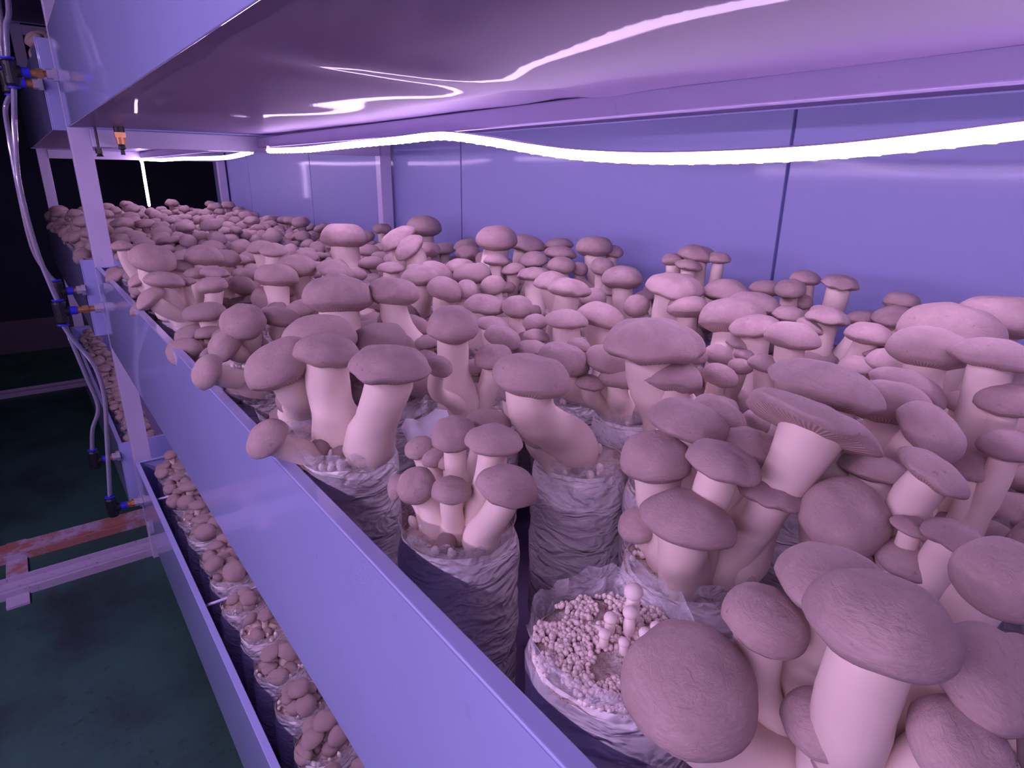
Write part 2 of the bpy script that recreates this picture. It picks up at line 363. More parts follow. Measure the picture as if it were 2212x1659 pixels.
# the rack on the other side of the aisle (behind and left of the view), with its own strips
rack2 = rack('white metal shelving rack across the aisle', -7.4, -3.7, -5.6, (-4.9, 8.35, 17.1))
for L in LEV:
    tray(-7.2, -3.7, -4.7, 8.2, L, 'white metal tray on the %s level of the rack across the aisle, near bay' % NAMES[L], (), False)
    if L > 0: led([(-4.2,-4.6,L-TH-.25),(-4.2,2,L-TH-.3),(-4.2,8.0,L-TH-.25)], 'light strip under the %s tray of the rack across the aisle' % NAMES[L], M['led_aisle'], pitch=9)
BAGS=[(0.88,0.75,-1),(0.96,1.51,-1.1),(0.83,2.09,-1),(1.6,1.6,-1.06),(1.36,0.9,-1.06),(1.42,2.16,-1.02),(0.97,0.26,-1.06),(1.66,0.46,-1.05),(1.42,0.05,-1.08),(0.86,2.62,-1.05),(0.83,3.12,-1.06),(2.138,0.072,-1.015),(2.146,0.508,-1.089),(2.589,0.3,-1.081),(3.014,0.513,-1.021),(3.433,0.317,-1.051),(3.805,0.541,-1.015),(2.118,0.939,-1.073),(2.545,0.766,-1.039),(2.98,0.95,-1.026),(3.401,0.759,-1.057),(3.798,0.972,-1.012),(1.713,1.207,-1.048),(2.117,1.361,-1.084),(2.555,1.217,-1.032),(3.012,1.416,-1.069),(3.411,1.181,-1.03),(2.161,1.827,-1.069),(2.572,1.645,-1.072),(3.392,1.595,-1.038),(3.803,1.85,-1.096),(2.136,2.247,-1.095),(2.547,2.075,-1.056),(2.972,2.27,-1.034),(3.417,2.077,-1.029),(1.298,2.668,-1.01),(1.744,2.501,-1.059),(2.151,2.679,-1.057),(3.433,2.509,-1.044),(3.812,2.68,-1.092),(1.293,3.132,-1.029),(1.73,2.926,-1.04),(2.133,3.126,-1.037),(2.569,2.897,-1.031),(2.98,3.121,-1.015),(3.414,2.919,-1.099),(3.808,3.113,-1.04),(1.315,3.549,-1.069),(1.732,3.349,-1.025),(2.157,3.531,-1.022),(2.594,3.351,-1.014),(2.991,3.541,-1.085),(3.432,3.36,-1.057),(3.831,3.551,-1.034),(0.884,3.75,-1.048),(1.296,3.98,-1.044),(1.727,3.786,-1.035),(2.123,3.942,-1.06),(2.556,3.779,-1.038),(2.967,3.978,-1.058),(0.855,4.181,-1.097),(1.294,4.398,-1.045),(1.707,4.205,-1.019),(2.135,4.37,-1.075),(2.551,4.195,-1.025),(2.967,4.392,-1.045),(3.412,4.176,-1.069),(3.843,4.405,-1.026),(0.886,4.625,-1.042),(1.282,4.822,-1.046),(1.743,4.634,-1.013),(2.133,4.837,-1.02),(2.55,4.6,-1.049),(2.972,4.837,-1.043),(3.404,4.653,-1.061),(3.81,4.814,-1.012),(0.893,5.053,-1.018),(1.288,5.266,-1.012),(1.716,5.06,-1.071),(2.14,5.289,-1.074),(2.551,5.059,-1.044),(2.98,5.257,-1.03),(3.386,5.08,-1.052),(3.842,5.246,-1.03),(0.858,5.475,-1.086),(1.29,5.719,-1.045),(1.727,5.488,-1.046),(2.121,5.705,-1.032),(2.572,5.478,-1.07),(2.991,5.678,-1.058),(3.797,5.695,-1.077),(0.891,5.917,-1.02),(1.716,5.937,-1.048),(2.147,6.132,-1.057),(2.564,5.945,-1.065),(2.975,6.141,-1.073),(3.388,5.94,-1.025),(3.817,6.132,-1.074),(0.891,6.367,-1.087),(1.302,6.549,-1.055),(2.156,6.555,-1.094),(2.998,6.568,-1.098),(3.434,6.363,-1.01),(3.797,6.562,-1.024),(1.311,7.007,-1.088),(1.741,6.768,-1.087),(2.136,6.987,-1.085),(2.547,6.787,-1.09),(2.969,6.973,-1.095),(3.422,6.785,-1.021),(0.875,7.199,-1.056),(1.294,7.436,-1.095),(1.703,7.222,-1.043),(2.161,7.41,-1.05),(2.558,7.217,-1.05),(3.003,7.395,-1.053),(3.832,7.402,-1.084),(0.878,7.653,-1.092),(1.28,7.85,-1.089),(1.707,7.646,-1.021),(2.131,7.839,-1.028),(2.973,7.813,-1.014),(3.396,7.651,-1.09),(3.828,7.868,-1.026)]
CAPS=[
(6,0.685,0.428,-0.72,0.106,0.5,-0.15,-0.04,0.99),
(6,0.836,0.397,-0.66,0.07,0.5,0.11,-0.14,0.98),
(6,0.937,0.346,-0.6,0.095,0.42,0.14,-0.08,0.99),
(6,0.782,0.226,-0.52,0.09,0.5,0.14,-0.03,0.99),
(6,0.795,0.27,-0.74,0.062,0.5,0.06,0.02,1),
(6,0.922,0.234,-0.8,0.023,0.5,-0.52,-0.21,0.83),
(6,0.959,0.199,-0.74,0.039,0.42,0.31,-0.02,0.95),
(6,0.81,0.117,-0.66,0.062,0.5,-0.14,-0.46,0.88),
(6,0.807,0.221,-0.8,0.063,0.36,0.46,0.13,0.88),
(6,0.888,0.121,-0.6,0.071,0.5,-0.07,-0.56,0.83),
(6,1.119,0.175,-0.58,0.069,0.5,-0.51,-0.34,0.79),
(7,1.44,0.324,-0.7,0.063,0.36,0.13,-0.14,0.98),
(7,1.443,0.404,-0.72,0.043,0.36,0.09,-0.06,0.99),
(7,1.45,0.398,-0.8,0.065,0.5,-0,-0.08,1),
(1,0.988,1.571,-0.78,0.075,0.6,-0.1,-0.08,0.99),
(1,1.012,1.383,-0.74,0.089,0.42,0.09,0.02,1),
(1,1.164,1.629,-0.8,0.084,0.42,0.07,-0.02,1),
(1,0.97,1.772,-0.9,0.057,0.5,-0.24,0.04,0.97),
(1,0.989,1.703,-0.92,0.044,0.5,-0.2,-0.22,0.95),
(1,1.024,1.658,-0.93,0.044,0.5,0.01,0.01,1),
(1,0.838,1.561,-0.92,0.062,0.5,-0.45,-0.47,0.76),
(1,0.895,1.442,-0.9,0.06,0.5,0,-0.08,1),
(1,0.964,1.248,-0.82,0.086,0.5,0.17,-0.14,0.98),
(1,0.81,1.657,-0.96,0.045,0.42,-0.85,0.24,0.48),
(1,0.97,1.417,-1.05,0.045,0.5,-0.08,-0.11,0.99),
(9,0.699,2.37,-0.68,0.147,0.5,-0.36,0.19,0.91),
(2,0.844,2.221,-0.62,0.127,0.42,0.13,-0.03,0.99),
(9,0.998,2.711,-0.68,0.169,0.5,0.08,0.21,0.97),
(2,0.923,1.866,-0.6,0.141,0.36,0.08,-0.06,0.99),
(5,1.167,1.944,-0.68,0.053,0.6,0.16,-0.32,0.93),
(2,0.549,2.124,-0.88,0.082,0.5,-0.62,0.01,0.78),
(5,1.375,2.176,-0.58,0.113,0.6,0.01,-0.07,1),
(5,1.538,2.114,-0.74,0.083,0.5,-0.16,0.01,0.99),
(36,1.784,2.356,-0.74,0.091,0.5,0.24,-0.27,0.93),
(37,2.006,2.745,-0.78,0.098,0.36,0.15,-0.13,0.98),
(42,2.137,3.014,-0.72,0.128,0.42,0.08,-0.07,0.99),
(37,2.248,2.836,-0.72,0.096,0.6,0.04,-0.08,1),
(3,1.275,1.529,-0.62,0.126,0.5,0.16,-0.02,0.99),
(3,1.503,1.922,-0.85,0.06,0.6,0.21,-0.13,0.97),
(3,1.366,1.6,-0.88,0.071,0.5,-0.03,-0.35,0.94),
(27,1.832,1.963,-0.76,0.121,0.5,0.26,-0.16,0.95),
(31,1.945,2.35,-0.82,0.099,0.36,0.04,0.05,1),
(31,2.133,2.193,-0.8,0.063,0.5,0.19,-0.05,0.98),
(31,2.084,2.463,-0.8,0.072,0.42,0.11,-0,0.99),
(27,1.889,1.855,-0.86,0.068,0.42,0.04,-0.07,1),
(27,1.993,1.787,-0.84,0.087,0.5,0.28,0.13,0.95),
(27,1.972,1.836,-0.76,0.101,0.5,0.17,-0.19,0.97),
(23,1.877,1.51,-0.58,0.202,0.36,0.08,0.02,1),
(23,1.905,1.434,-0.72,0.117,0.5,0.26,0.13,0.96),
(27,2.298,1.62,-0.74,0.062,0.6,-0,-0.2,0.98),
(54,0.856,3.456,-0.74,0.124,0.6,-0.24,-0.21,0.95),
(47,1.086,3.552,-0.76,0.121,0.42,0.22,0.01,0.98),
(54,0.742,3.453,-0.86,0.098,0.6,-0.72,-0,0.69),
(10,0.554,3,-0.86,0.087,0.5,-0.83,-0.12,0.55),
(54,0.904,3.564,-0.85,0.077,0.6,-0.13,-0.21,0.97),
(54,0.773,3.609,-0.88,0.064,0.5,-0.49,-0.09,0.87),
(70,1.807,4.46,-0.66,0.137,0.42,0.22,-0.14,0.97),
(40,1.305,3.215,-0.6,0.183,0.5,0.1,0.14,0.98),
(47,1.395,3.437,-0.58,0.088,0.5,0.08,-0.02,1),
(41,1.59,3.128,-0.6,0.144,0.5,0.17,0.1,0.98),
(70,1.588,4.666,-0.64,0.155,0.5,-0.01,0.14,0.99),
(61,1.402,4.558,-0.68,0.149,0.5,0.12,0.11,0.99),
(61,1.304,4.537,-0.84,0.099,0.5,0.08,-0.7,0.71),
(55,1.31,3.858,-0.8,0.102,0.5,-0.23,0.13,0.97),
(57,2.182,3.858,-0.66,0.143,0.42,0.02,0.03,1),
(64,2.476,4.106,-0.68,0.134,0.42,0.33,-0.25,0.91),
(49,2.228,3.604,-0.72,0.12,0.6,0.32,-0.13,0.94),
(49,2.384,3.573,-0.74,0.083,0.5,-0.13,-0.49,0.86),
(50,2.571,3.536,-0.72,0.091,0.6,-0.27,-0.1,0.96),
(43,2.554,2.736,-0.62,0.135,0.36,0.08,0.01,1),
(44,2.732,3.114,-0.64,0.111,0.42,-0.2,-0.03,0.98),
(31,2.199,2.358,-0.7,0.116,0.36,-0.02,-0.02,1),
(37,2.176,2.59,-0.76,0.072,0.5,-0.13,-0.03,0.99),
(32,2.499,2.392,-0.72,0.137,0.42,0.11,-0.17,0.98),
(44,2.912,2.876,-0.74,0.091,0.6,-0.05,-0.05,1),
(33,2.998,2.582,-0.76,0.082,0.5,-0.56,-0.34,0.76),
(45,3.227,3.006,-0.74,0.078,0.5,-0.14,-0.13,0.98),
(63,2.182,4.305,-0.66,0.105,0.36,-0.02,-0.05,1),
(64,2.363,4.269,-0.68,0.075,0.42,-0.05,-0.1,0.99),
(64,2.67,4.081,-0.66,0.126,0.42,0.04,-0.1,0.99),
(59,3.024,4.102,-0.64,0.107,0.42,0.1,0.04,0.99),
(66,3.334,4.011,-0.64,0.127,0.42,-0.16,-0.06,0.99),
(51,3.064,3.683,-0.7,0.124,0.36,-0.04,0.09,1),
(59,3.088,3.968,-0.7,0.093,0.42,-0.18,-0.01,0.98),
(52,3.383,3.716,-0.66,0.111,0.5,-0.02,-0.1,1),
(53,3.549,3.668,-0.7,0.071,0.6,-0.03,-0.37,0.93),
(52,3.492,3.373,-0.64,0.089,0.6,-0.2,-0.19,0.96),
(65,3.177,4.311,-0.48,0.179,0.5,-0.05,-0.07,1),
(75,3.75,4.619,-0.581,0.182,0.36,0.08,-0.12,0.99),
(80,2.558,4.933,-0.5,0.171,0.36,-0.53,0.1,0.84),
(72,2.539,4.699,-0.56,0.147,0.42,-0.62,0.09,0.78),
(94,2.569,6.048,-0.56,0.226,0.5,0.08,0.06,1),
(103,3.8,6.613,-0.554,0.219,0.5,0.04,0.06,1),
(67,3.9,4.338,-0.577,0.128,0.36,-0.02,0.05,1),
(66,3.6,3.978,-0.6,0.137,0.36,0.05,-0.03,1),
(53,3.8,3.769,-0.538,0.155,0.5,0.07,0.07,0.99),
(53,3.95,3.696,-0.586,0.09,0.5,0.05,-0.15,0.99),
(45,3.236,2.927,-0.64,0.144,0.5,0.11,0.1,0.99),
(33,2.965,2.27,-0.58,0.175,0.36,0.02,-0.09,1),
(34,3.279,2.131,-0.62,0.138,0.42,-0.02,-0.06,1),
(34,3.162,1.88,-0.64,0.157,0.36,0.08,-0.03,1),
(33,2.928,2.142,-0.68,0.116,0.5,0.12,0.15,0.98),
(28,2.855,1.803,-0.66,0.168,0.5,0.14,0.13,0.98),
(39,3.7,2.675,-0.484,0.129,0.36,-0.02,-0.12,0.99),
(39,3.75,2.527,-0.506,0.082,0.42,-0.01,-0.07,1),
(39,3.6,2.652,-0.56,0.095,0.36,0.12,-0.08,0.99),
(39,3.65,2.831,-0.544,0.082,0.5,0.09,0.07,0.99),
(30,3.75,1.906,-0.562,0.093,0.42,0.08,-0.02,1),
(30,3.7,1.668,-0.552,0.101,0.36,0.01,-0.11,0.99),
(34,3.65,2.092,-0.639,0.102,0.42,0.09,-0.05,0.99),
(30,3.6,1.912,-0.614,0.089,0.5,-0.2,-0.11,0.97),
(30,3.7,1.877,-0.698,0.065,0.6,-0.1,-0.15,0.98),
(26,3.75,1.352,-0.615,0.089,0.5,0.16,0,0.99),
(26,3.6,1.311,-0.674,0.113,0.42,-0.08,-0.03,1),
(29,3.6,1.48,-0.714,0.084,0.42,0.07,0.12,0.99),
(19,3.1,0.758,-0.507,0.165,0.5,0.14,0.09,0.99),
(19,2.9,0.841,-0.548,0.186,0.5,0.19,-0.02,0.98),
(12,2.269,0.709,-0.5,0.121,0.5,0.21,0.03,0.98),
(12,2.169,0.511,-0.46,0.11,0.36,0.09,-0.01,1),
(24,2.745,1.084,-0.6,0.097,0.42,0.09,-0.08,0.99),
(25,3.054,1.41,-0.62,0.102,0.36,-0.01,-0.12,0.99),
(25,3.107,1.629,-0.66,0.089,0.42,0.03,-0.1,0.99),
(25,3.031,1.462,-0.68,0.078,0.42,0.1,-0.32,0.94),
(28,2.725,1.595,-0.66,0.12,0.36,-0.12,0.12,0.98),
(24,2.454,1.26,-0.6,0.113,0.42,0.06,-0.09,0.99),
(28,2.723,1.634,-0.76,0.086,0.36,0.05,-0.09,0.99),
(28,2.664,1.593,-0.8,0.051,0.5,0.09,-0,1),
(24,2.424,1.341,-0.74,0.079,0.42,0.15,-0.11,0.98),
(23,2.233,1.432,-0.78,0.074,0.5,0.07,-0.23,0.97),
(28,2.473,1.491,-0.8,0.057,0.5,0.03,-0.08,1),
(28,2.499,1.623,-0.78,0.072,0.6,0.17,-0.32,0.93),
(18,2.43,0.831,-0.62,0.113,0.36,0.09,-0.22,0.97),
(24,2.651,1.071,-0.72,0.075,0.42,-0.05,0.04,1),
(19,2.756,1.048,-0.68,0.074,0.36,0.13,0.05,0.99),
(7,1.669,0.738,-0.52,0.149,0.36,0.26,-0.06,0.96),
(12,2.045,0.664,-0.58,0.11,0.36,0.25,-0.21,0.95),
(12,1.906,0.661,-0.6,0.114,0.5,0.28,0.06,0.96),
(4,1.472,0.662,-0.56,0.165,0.22,0.52,-0.01,0.85),
(7,1.762,0.495,-0.6,0.092,0.5,0.17,-0.57,0.8),
(4,1.367,0.953,-0.62,0.118,0.36,0.16,-0.15,0.98),
(22,1.618,1.017,-0.68,0.093,0.36,0.21,-0.33,0.92),
(4,1.483,0.823,-0.68,0.097,0.36,0.23,-0.12,0.96),
(4,1.251,0.764,-0.64,0.096,0.36,0.17,-0.13,0.98),
(4,1.249,0.966,-0.7,0.094,0.6,-0.06,0.03,1),
(22,1.822,1.01,-0.76,0.048,0.6,0.14,-0.45,0.88),
(4,1.571,0.759,-0.76,0.059,0.5,0.07,-0.18,0.98),
(4,1.386,0.699,-0.74,0.085,0.36,0.24,-0.03,0.97),
(4,1.163,0.784,-0.77,0.115,0.42,0.11,-0.04,0.99),
(4,1.219,0.988,-0.92,0.055,0.5,-0.48,-0.22,0.85),
(4,1.382,0.745,-0.96,0.052,0.5,-0.54,-0.36,0.76),
(7,1.597,0.558,-0.68,0.08,0.36,0.19,0.01,0.98),
(7,1.543,0.409,-0.62,0.083,0.36,0.36,-0.36,0.86),
(7,1.412,0.529,-0.74,0.099,0.5,-0.48,-0.38,0.79),
(12,2.349,0.59,-0.68,0.073,0.42,0.04,-0.09,0.99),
(12,2.14,0.451,-0.58,0.078,0.5,-0.03,-0.01,1),
(12,1.987,0.389,-0.66,0.068,0.5,0.06,0.01,1),
(12,2.012,0.445,-0.76,0.063,0.5,0.11,0.02,0.99),
(76,0.713,5.035,-0.56,0.154,0.5,0.16,-0.26,0.95),
(76,1.065,5.142,-0.58,0.142,0.5,0.07,0.1,0.99),
(76,0.885,5.12,-0.64,0.102,0.36,0.16,-0.1,0.98),
(68,1.045,4.763,-0.66,0.098,0.36,0.09,-0.07,0.99),
(68,0.698,4.616,-0.66,0.121,0.42,0.15,0.05,0.99),
(76,0.958,4.903,-0.68,0.099,0.36,0.06,0.05,1),
(68,0.832,4.691,-0.7,0.069,0.36,0.02,0.09,1),
(68,0.944,4.478,-0.7,0.101,0.5,-0.05,0.17,0.98),
(76,0.616,5.133,-0.72,0.091,0.36,-0.42,-0.01,0.91),
(68,0.579,4.553,-0.76,0.104,0.42,-0.56,0.11,0.82),
(98,0.678,6.374,-0.6,0.088,0.42,-0.01,-0.1,1),
(69,1.499,4.883,-0.54,0.105,0.42,0.01,-0.13,0.99),
(86,1.579,5.511,-0.58,0.107,0.42,-0.17,-0.1,0.98),
]
# ---------------------------------------------------------------- mushrooms
def prof_pt(s_, th, flat):
    """outline of a cap, s_ 0..1 from crown over the rim to the gills' inner edge; returns radius, height, is_under"""
    if s_ < .68:
        u = s_/.68; a = u*math.pi*.5*1.08
        r = math.sin(min(a, math.pi*.5)) if a <= math.pi*.5 else 1.0
        r = r**(.86+.1*flat); z = th*math.copysign(abs(math.cos(a))**(.8+.5*flat), math.cos(a))
        return r, z-th*.12, False
    u = (s_-.68)/.32
    r = 1.0 - .68*u**1.05; z = -th*(.12+.16+.34*math.sin(u*math.pi*.5)) - .0*u
    if u < .12: z = -th*(.20+.10*u/.12)
    return r, z, u > .22
def cap_mesh(name, th=.5, oval=1.0, warp=.08, flat=0., dish=0., seed=0, nr=15, ns=28, lump=.0, R=1.0):
    vs = [Vector((0,0,th*.88 - dish))]; fs = []; mi = []
    for i in range(1, nr+1):
        r, z, un = prof_pt(i/nr, th, flat)
        for k in range(ns):
            a = 2*math.pi*k/ns; x = r*math.cos(a); y = r*math.sin(a)
            w_ = noise.noise(Vector((math.cos(a)*1.3+seed, math.sin(a)*1.3, seed*.7)))
            w2 = noise.noise(Vector((math.cos(a)*3.1+seed*2, math.sin(a)*3.1, 4+seed)))
            sc_ = 1 + warp*w_*1.3 + warp*.35*w2
            zz = z + warp*1.3*r*r*noise.noise(Vector((math.cos(a)*1.7, math.sin(a)*1.7+seed*3, 1))) + lump*noise.noise(Vector((x*2.2+seed, y*2.2, 8)))
            if not un: zz -= dish*math.exp(-(r/.42)**2)
            vs.append(Vector((x*sc_*oval, y*sc_/oval, zz)))
    n = len(vs)-1
    for k in range(ns): fs.append((0, 1+k, 1+(k+1)%ns)); mi.append(0)
    for i in range(nr-1):
        un = prof_pt((i+1.5)/nr, th, flat)[2]
        for k in range(ns):
            fs.append((1+i*ns+k, 1+(i+1)*ns+k, 1+(i+1)*ns+(k+1)%ns, 1+i*ns+(k+1)%ns)); mi.append(1 if un else 0)
    fs.append(tuple(1+(nr-1)*ns+k for k in range(ns))[::-1]); mi.append(1)
    me = bpy.data.meshes.new(name); me.from_pydata([tuple(v*R) for v in vs], [], fs)
    me.materials.append(M['cap']); me.materials.append(M['gill'])
    for p, m_ in zip(me.polygons, mi): p.material_index = m_; p.use_smooth = True
    bm = bmesh.new(); bm.from_mesh(me); bmesh.ops.recalc_face_normals(bm, faces=bm.faces); bm.to_mesh(me); bm.free()
    return me
def stem_mesh(name, p0, p1, ax, r, R, n=14, L=12, seed=0, bulge=.25, flare=.55):
    """thick curved stem from p0 up to the cap centre p1 arriving along ax; r mid radius, R cap radius"""
    d = (p1-p0).length; c1 = p0 + Vector((0,0,d*.35)) + (p1-p0)*.12; c2 = p1 - ax*d*.45
    pts = []; rad = []
    for i in range(L+1):
        t = i/L; q = p0*(1-t)**3 + c1*3*t*(1-t)**2 + c2*3*t*t*(1-t) + (p1)*t**3
        pts.append(q)
        rr = r*(1+bulge*math.exp(-((t-.15)/.25)**2)) * (1 - .35*math.exp(-((t)/.06)**2))
        f_ = max(0, (t-.55)/.45)**2; rr = rr*(1-f_) + max(rr, R*flare)*f_
        rad.append(rr*(1+.08*noise.noise(Vector((t*3, seed, 0)))))
    b = MB(); b.tube(pts, rad, n)
    for v in b.v: v += Vector((noise.noise(v*60/(S*4)+Vector((seed,0,0))), noise.noise(v*60/(S*4)+Vector((0,seed,0))), 0))*r*.10
    return b.mesh(name, [M['stem']], True)
def rot_to(ax, spin=0.0):
    q = Vector((0,0,1)).rotation_difference(ax.normalized())
    return q.to_matrix().to_4x4() @ Matrix.Rotation(spin, 4, 'Z')
# shared mushroom kinds: stem of unit length frame, cap radius 1
rnd = random.Random(11)
KIND = []
for k in range(12):
    th = (.6,.7,.85,.5,.6,.8,.46,1.0,.6,.75,.42,.85)[k]; lean = (8,22,35,15,48,28,12,40,60,5,30,50)[k]; ln = (2.2,1.9,1.7,2.0,1.7,2.2,1.8,1.5,1.8,2.7,1.4,1.5)[k]
    la = math.radians(lean); p1 = Vector((math.sin(la)*ln, 0, math.cos(la)*ln)); tilt = math.radians(lean*.75+rnd.uniform(-8,8))
    ax = Vector((math.sin(tilt), rnd.uniform(-.15,.15), math.cos(tilt))).normalized()
    ol = rnd.uniform(.9,1.12); wp = rnd.uniform(.10,.26); fl = rnd.choice((0,.3,.6,1.0)); ds = rnd.choice((0,0,.06,.12))
    cm = cap_mesh('cap_form', th, ol, wp, fl, ds, k*3.1, 15, 28, .04)
    cl = cap_mesh('small_cap_form', th, ol, wp, fl, ds, k*3.1, 9, 16, .04)
    sm = stem_mesh('stem_form', Vector((0,0,0)), p1, ax, .36+.1*(k%3), 1.0, seed=k)
    sl = stem_mesh('small_stem_form', Vector((0,0,0)), p1, ax, .36+.1*(k%3), 1.0, 8, 7, seed=k)
    KIND.append((cm, cl, sm, sl, p1, ax, ln))
# low detail: whole mushroom in one mesh
WHOLE = []
for (cm, cl, sm, sl, p1, ax, ln) in KIND:
    bm = bmesh.new(); bm.from_mesh(sl)
    nf = len(bm.faces)
    tmp = cl.copy(); tmp.transform(Matrix.Translation(p1) @ rot_to(ax)); bm.from_mesh(tmp); bm.faces.ensure_lookup_table()
    for i, f_ in enumerate(bm.faces):
        f_.material_index = 2 if i < nf else f_.material_index
        f_.smooth = True
    me = bpy.data.meshes.new('whole_mushroom'); bm.to_mesh(me); bm.free()
    me.materials.clear()
    for m_ in ('cap', 'gill', 'stem'): me.materials.append(M[m_])
    WHOLE.append(me)
def bag_mesh(seed, h=.80, r=.198, nr=26, ns=40, rim=True):
    vs = []; fs = []; mi = []
    rings = []
    for i in range(nr+1):
        t = i/nr; z = -h + h*t
        row = []
        for k in range(ns):
            a = 2*math.pi*k/ns
            w_ = noise.noise(Vector((math.cos(a)*2.2+seed, math.sin(a)*2.2, z*9)))
            w2 = noise.noise(Vector((math.cos(a)*5+seed, math.sin(a)*5, z*22+a)))
            rr = r*(1 - .10*max(0, (t-.9)/.1)**2 - .14*max(0, (.08-t)/.08)**2) + .009*w_ + .005*w2
            row.append(Vector((rr*math.cos(a), rr*math.sin(a), z)))
        rings.append(row)
    nb = len(rings)
    if rim:
        for j, dz in enumerate((.03, .065)):
            row = []
            for k in range(ns):
                a = 2*math.pi*k/ns
                w_ = noise.noise(Vector((math.cos(a)*3+seed*2, math.sin(a)*3, j*2.)))
                w2 = noise.noise(Vector((math.cos(a)*5+seed*2, math.sin(a)*5, j*3.)))
                rr = r*(.93 + .03*j) + .02*w_ + .010*w2
                row.append(Vector((rr*math.cos(a), rr*math.sin(a), dz*(1+.6*w_+.35*w2) )))
            rings.append(row)
    for row in rings: vs += [v*S for v in row]
    for i in range(len(rings)-1):
        for k in range(ns): fs.append((i*ns+k, i*ns+(k+1)%ns, (i+1)*ns+(k+1)%ns, (i+1)*ns+k)); mi.append(1 if i >= nb-1 else 0)
    fs.append(tuple(range(ns))[::-1]); mi.append(0)
    me = bpy.data.meshes.new('bag_film'); me.from_pydata([tuple(v) for v in vs], [], fs)
    me.materials.append(M['bag']); me.materials.append(M['film'])
    for p, m_ in zip(me.polygons, mi): p.material_index = m_; p.use_smooth = True
    return me
def sub_mesh(seed, r=.187, nr=16, ns=36):
    vs = [Vector((0,0,.0))]; fs = []
    for i in range(1, nr+1):
        for k in range(ns):
            a = 2*math.pi*k/ns; rr = r*i/nr
            p = Vector((rr*math.cos(a), rr*math.sin(a), 0))
            z = -.002 - .010*(i/nr)**4 + .016*noise.noise(p*18+Vector((seed,0,0))) + .010*noise.noise(p*55+Vector((0,seed,0)))
            vs.append(Vector((p.x, p.y, z)))
    for k in range(ns): fs.append((0, 1+k, 1+(k+1)%ns))
    for i in range(nr-1):
        for k in range(ns): fs.append((1+i*ns+k, 1+(i+1)*ns+k, 1+(i+1)*ns+(k+1)%ns, 1+i*ns+(k+1)%ns))
    me = bpy.data.meshes.new('substrate_top'); me.from_pydata([tuple(v*S) for v in vs], [], fs); me.materials.append(M['sub'])
    for p in me.polygons: p.use_smooth = True
    return me
BAGM = [bag_mesh(k*5.3+1) for k in range(6)]; BAGL = [bag_mesh(k*5.3+1, nr=8, ns=18) for k in range(3)]
SUBM = [sub_mesh(k*7.7) for k in range(4)]; SUBL = [sub_mesh(k*7.7, nr=4, ns=14) for k in range(2)]
def new_bag(x, y, z, low=False):
    t = empty('mushroom_grow_bag', V(x, y, z)); t.rotation_euler = (0, 0, rnd.uniform(0, 6.28))
    link('plastic_bag', rnd.choice(BAGL if low else BAGM), t); link('substrate', rnd.choice(SUBL if low else SUBM), t)
    return t
def blob(b, c, r, stretch=1.0, ax=Vector((0,0,1)), n=7, m=5, mi=0):
    q = rot_to(ax).to_3x3(); vs = []; fs = []
    for i in range(m):
        for j in range(n):
            th = math.pi*(i+.5)/m; ph = j*2*math.pi/n
            vs.append(c + q @ Vector((math.sin(th)*math.cos(ph)*r, math.sin(th)*math.sin(ph)*r, math.cos(th)*r*stretch)))
    for i in range(m-1):
        for j in range(n): fs.append((i*n+j, i*n+n+j, i*n+n+(j+1)%n, i*n+(j+1)%n))
    fs.append(tuple(range(n))); fs.append(tuple(range((m-1)*n, m*n))[::-1]); b.add(vs, fs, mi)
def pins_mesh(seed, count, rmax=.165, rs=(.004,.009)):
    g = random.Random(seed); b = MB()
    for i in range(count):
        a = g.uniform(0, 6.28); rr = rmax*math.sqrt(g.random()); p = Vector((rr*math.cos(a), rr*math.sin(a), 0))
        if noise.noise(p*14+Vector((seed,0,0))) < -.12: continue
        r_ = g.uniform(*rs)*S; ax = Vector((g.uniform(-.5,.5), g.uniform(-.5,.5), 1)).normalized()
        h_ = g.uniform(1.0, 1.7)
        blob(b, p*S + Vector((0,0,-.002*S)) + ax*r_*h_*.6, r_, h_, ax)
    return b.mesh('pinheads', [M['pin']], True)
PINM = [pins_mesh(k+3, 60, .17, (.006,.017)) for k in range(4)]
PIN_A = pins_mesh(77, 2100, .180, (.0035,.0075))
def add_small(t, kind, base, az, s_, low=0, lx=0.0):
    """one mushroom of a shared form; base in layout units about the bag top"""
    cm, cl, sm, sl, p1, ax, ln = KIND[kind]
    mw = Matrix.Translation(Vector(base)*S) @ Matrix.Rotation(az, 4, 'Z') @ Matrix.Rotation(lx, 4, 'Y') @ Matrix.Scale(s_*S, 4)
    if low == 2:
        o = link('mushroom', WHOLE[kind], t); o.matrix_local = mw; return
    o = link('mushroom', sl if low else sm, t); o.matrix_local = mw
    c = link('cap', cl if low else cm, o); c.matrix_local = Matrix.Translation(p1) @ rot_to(ax)
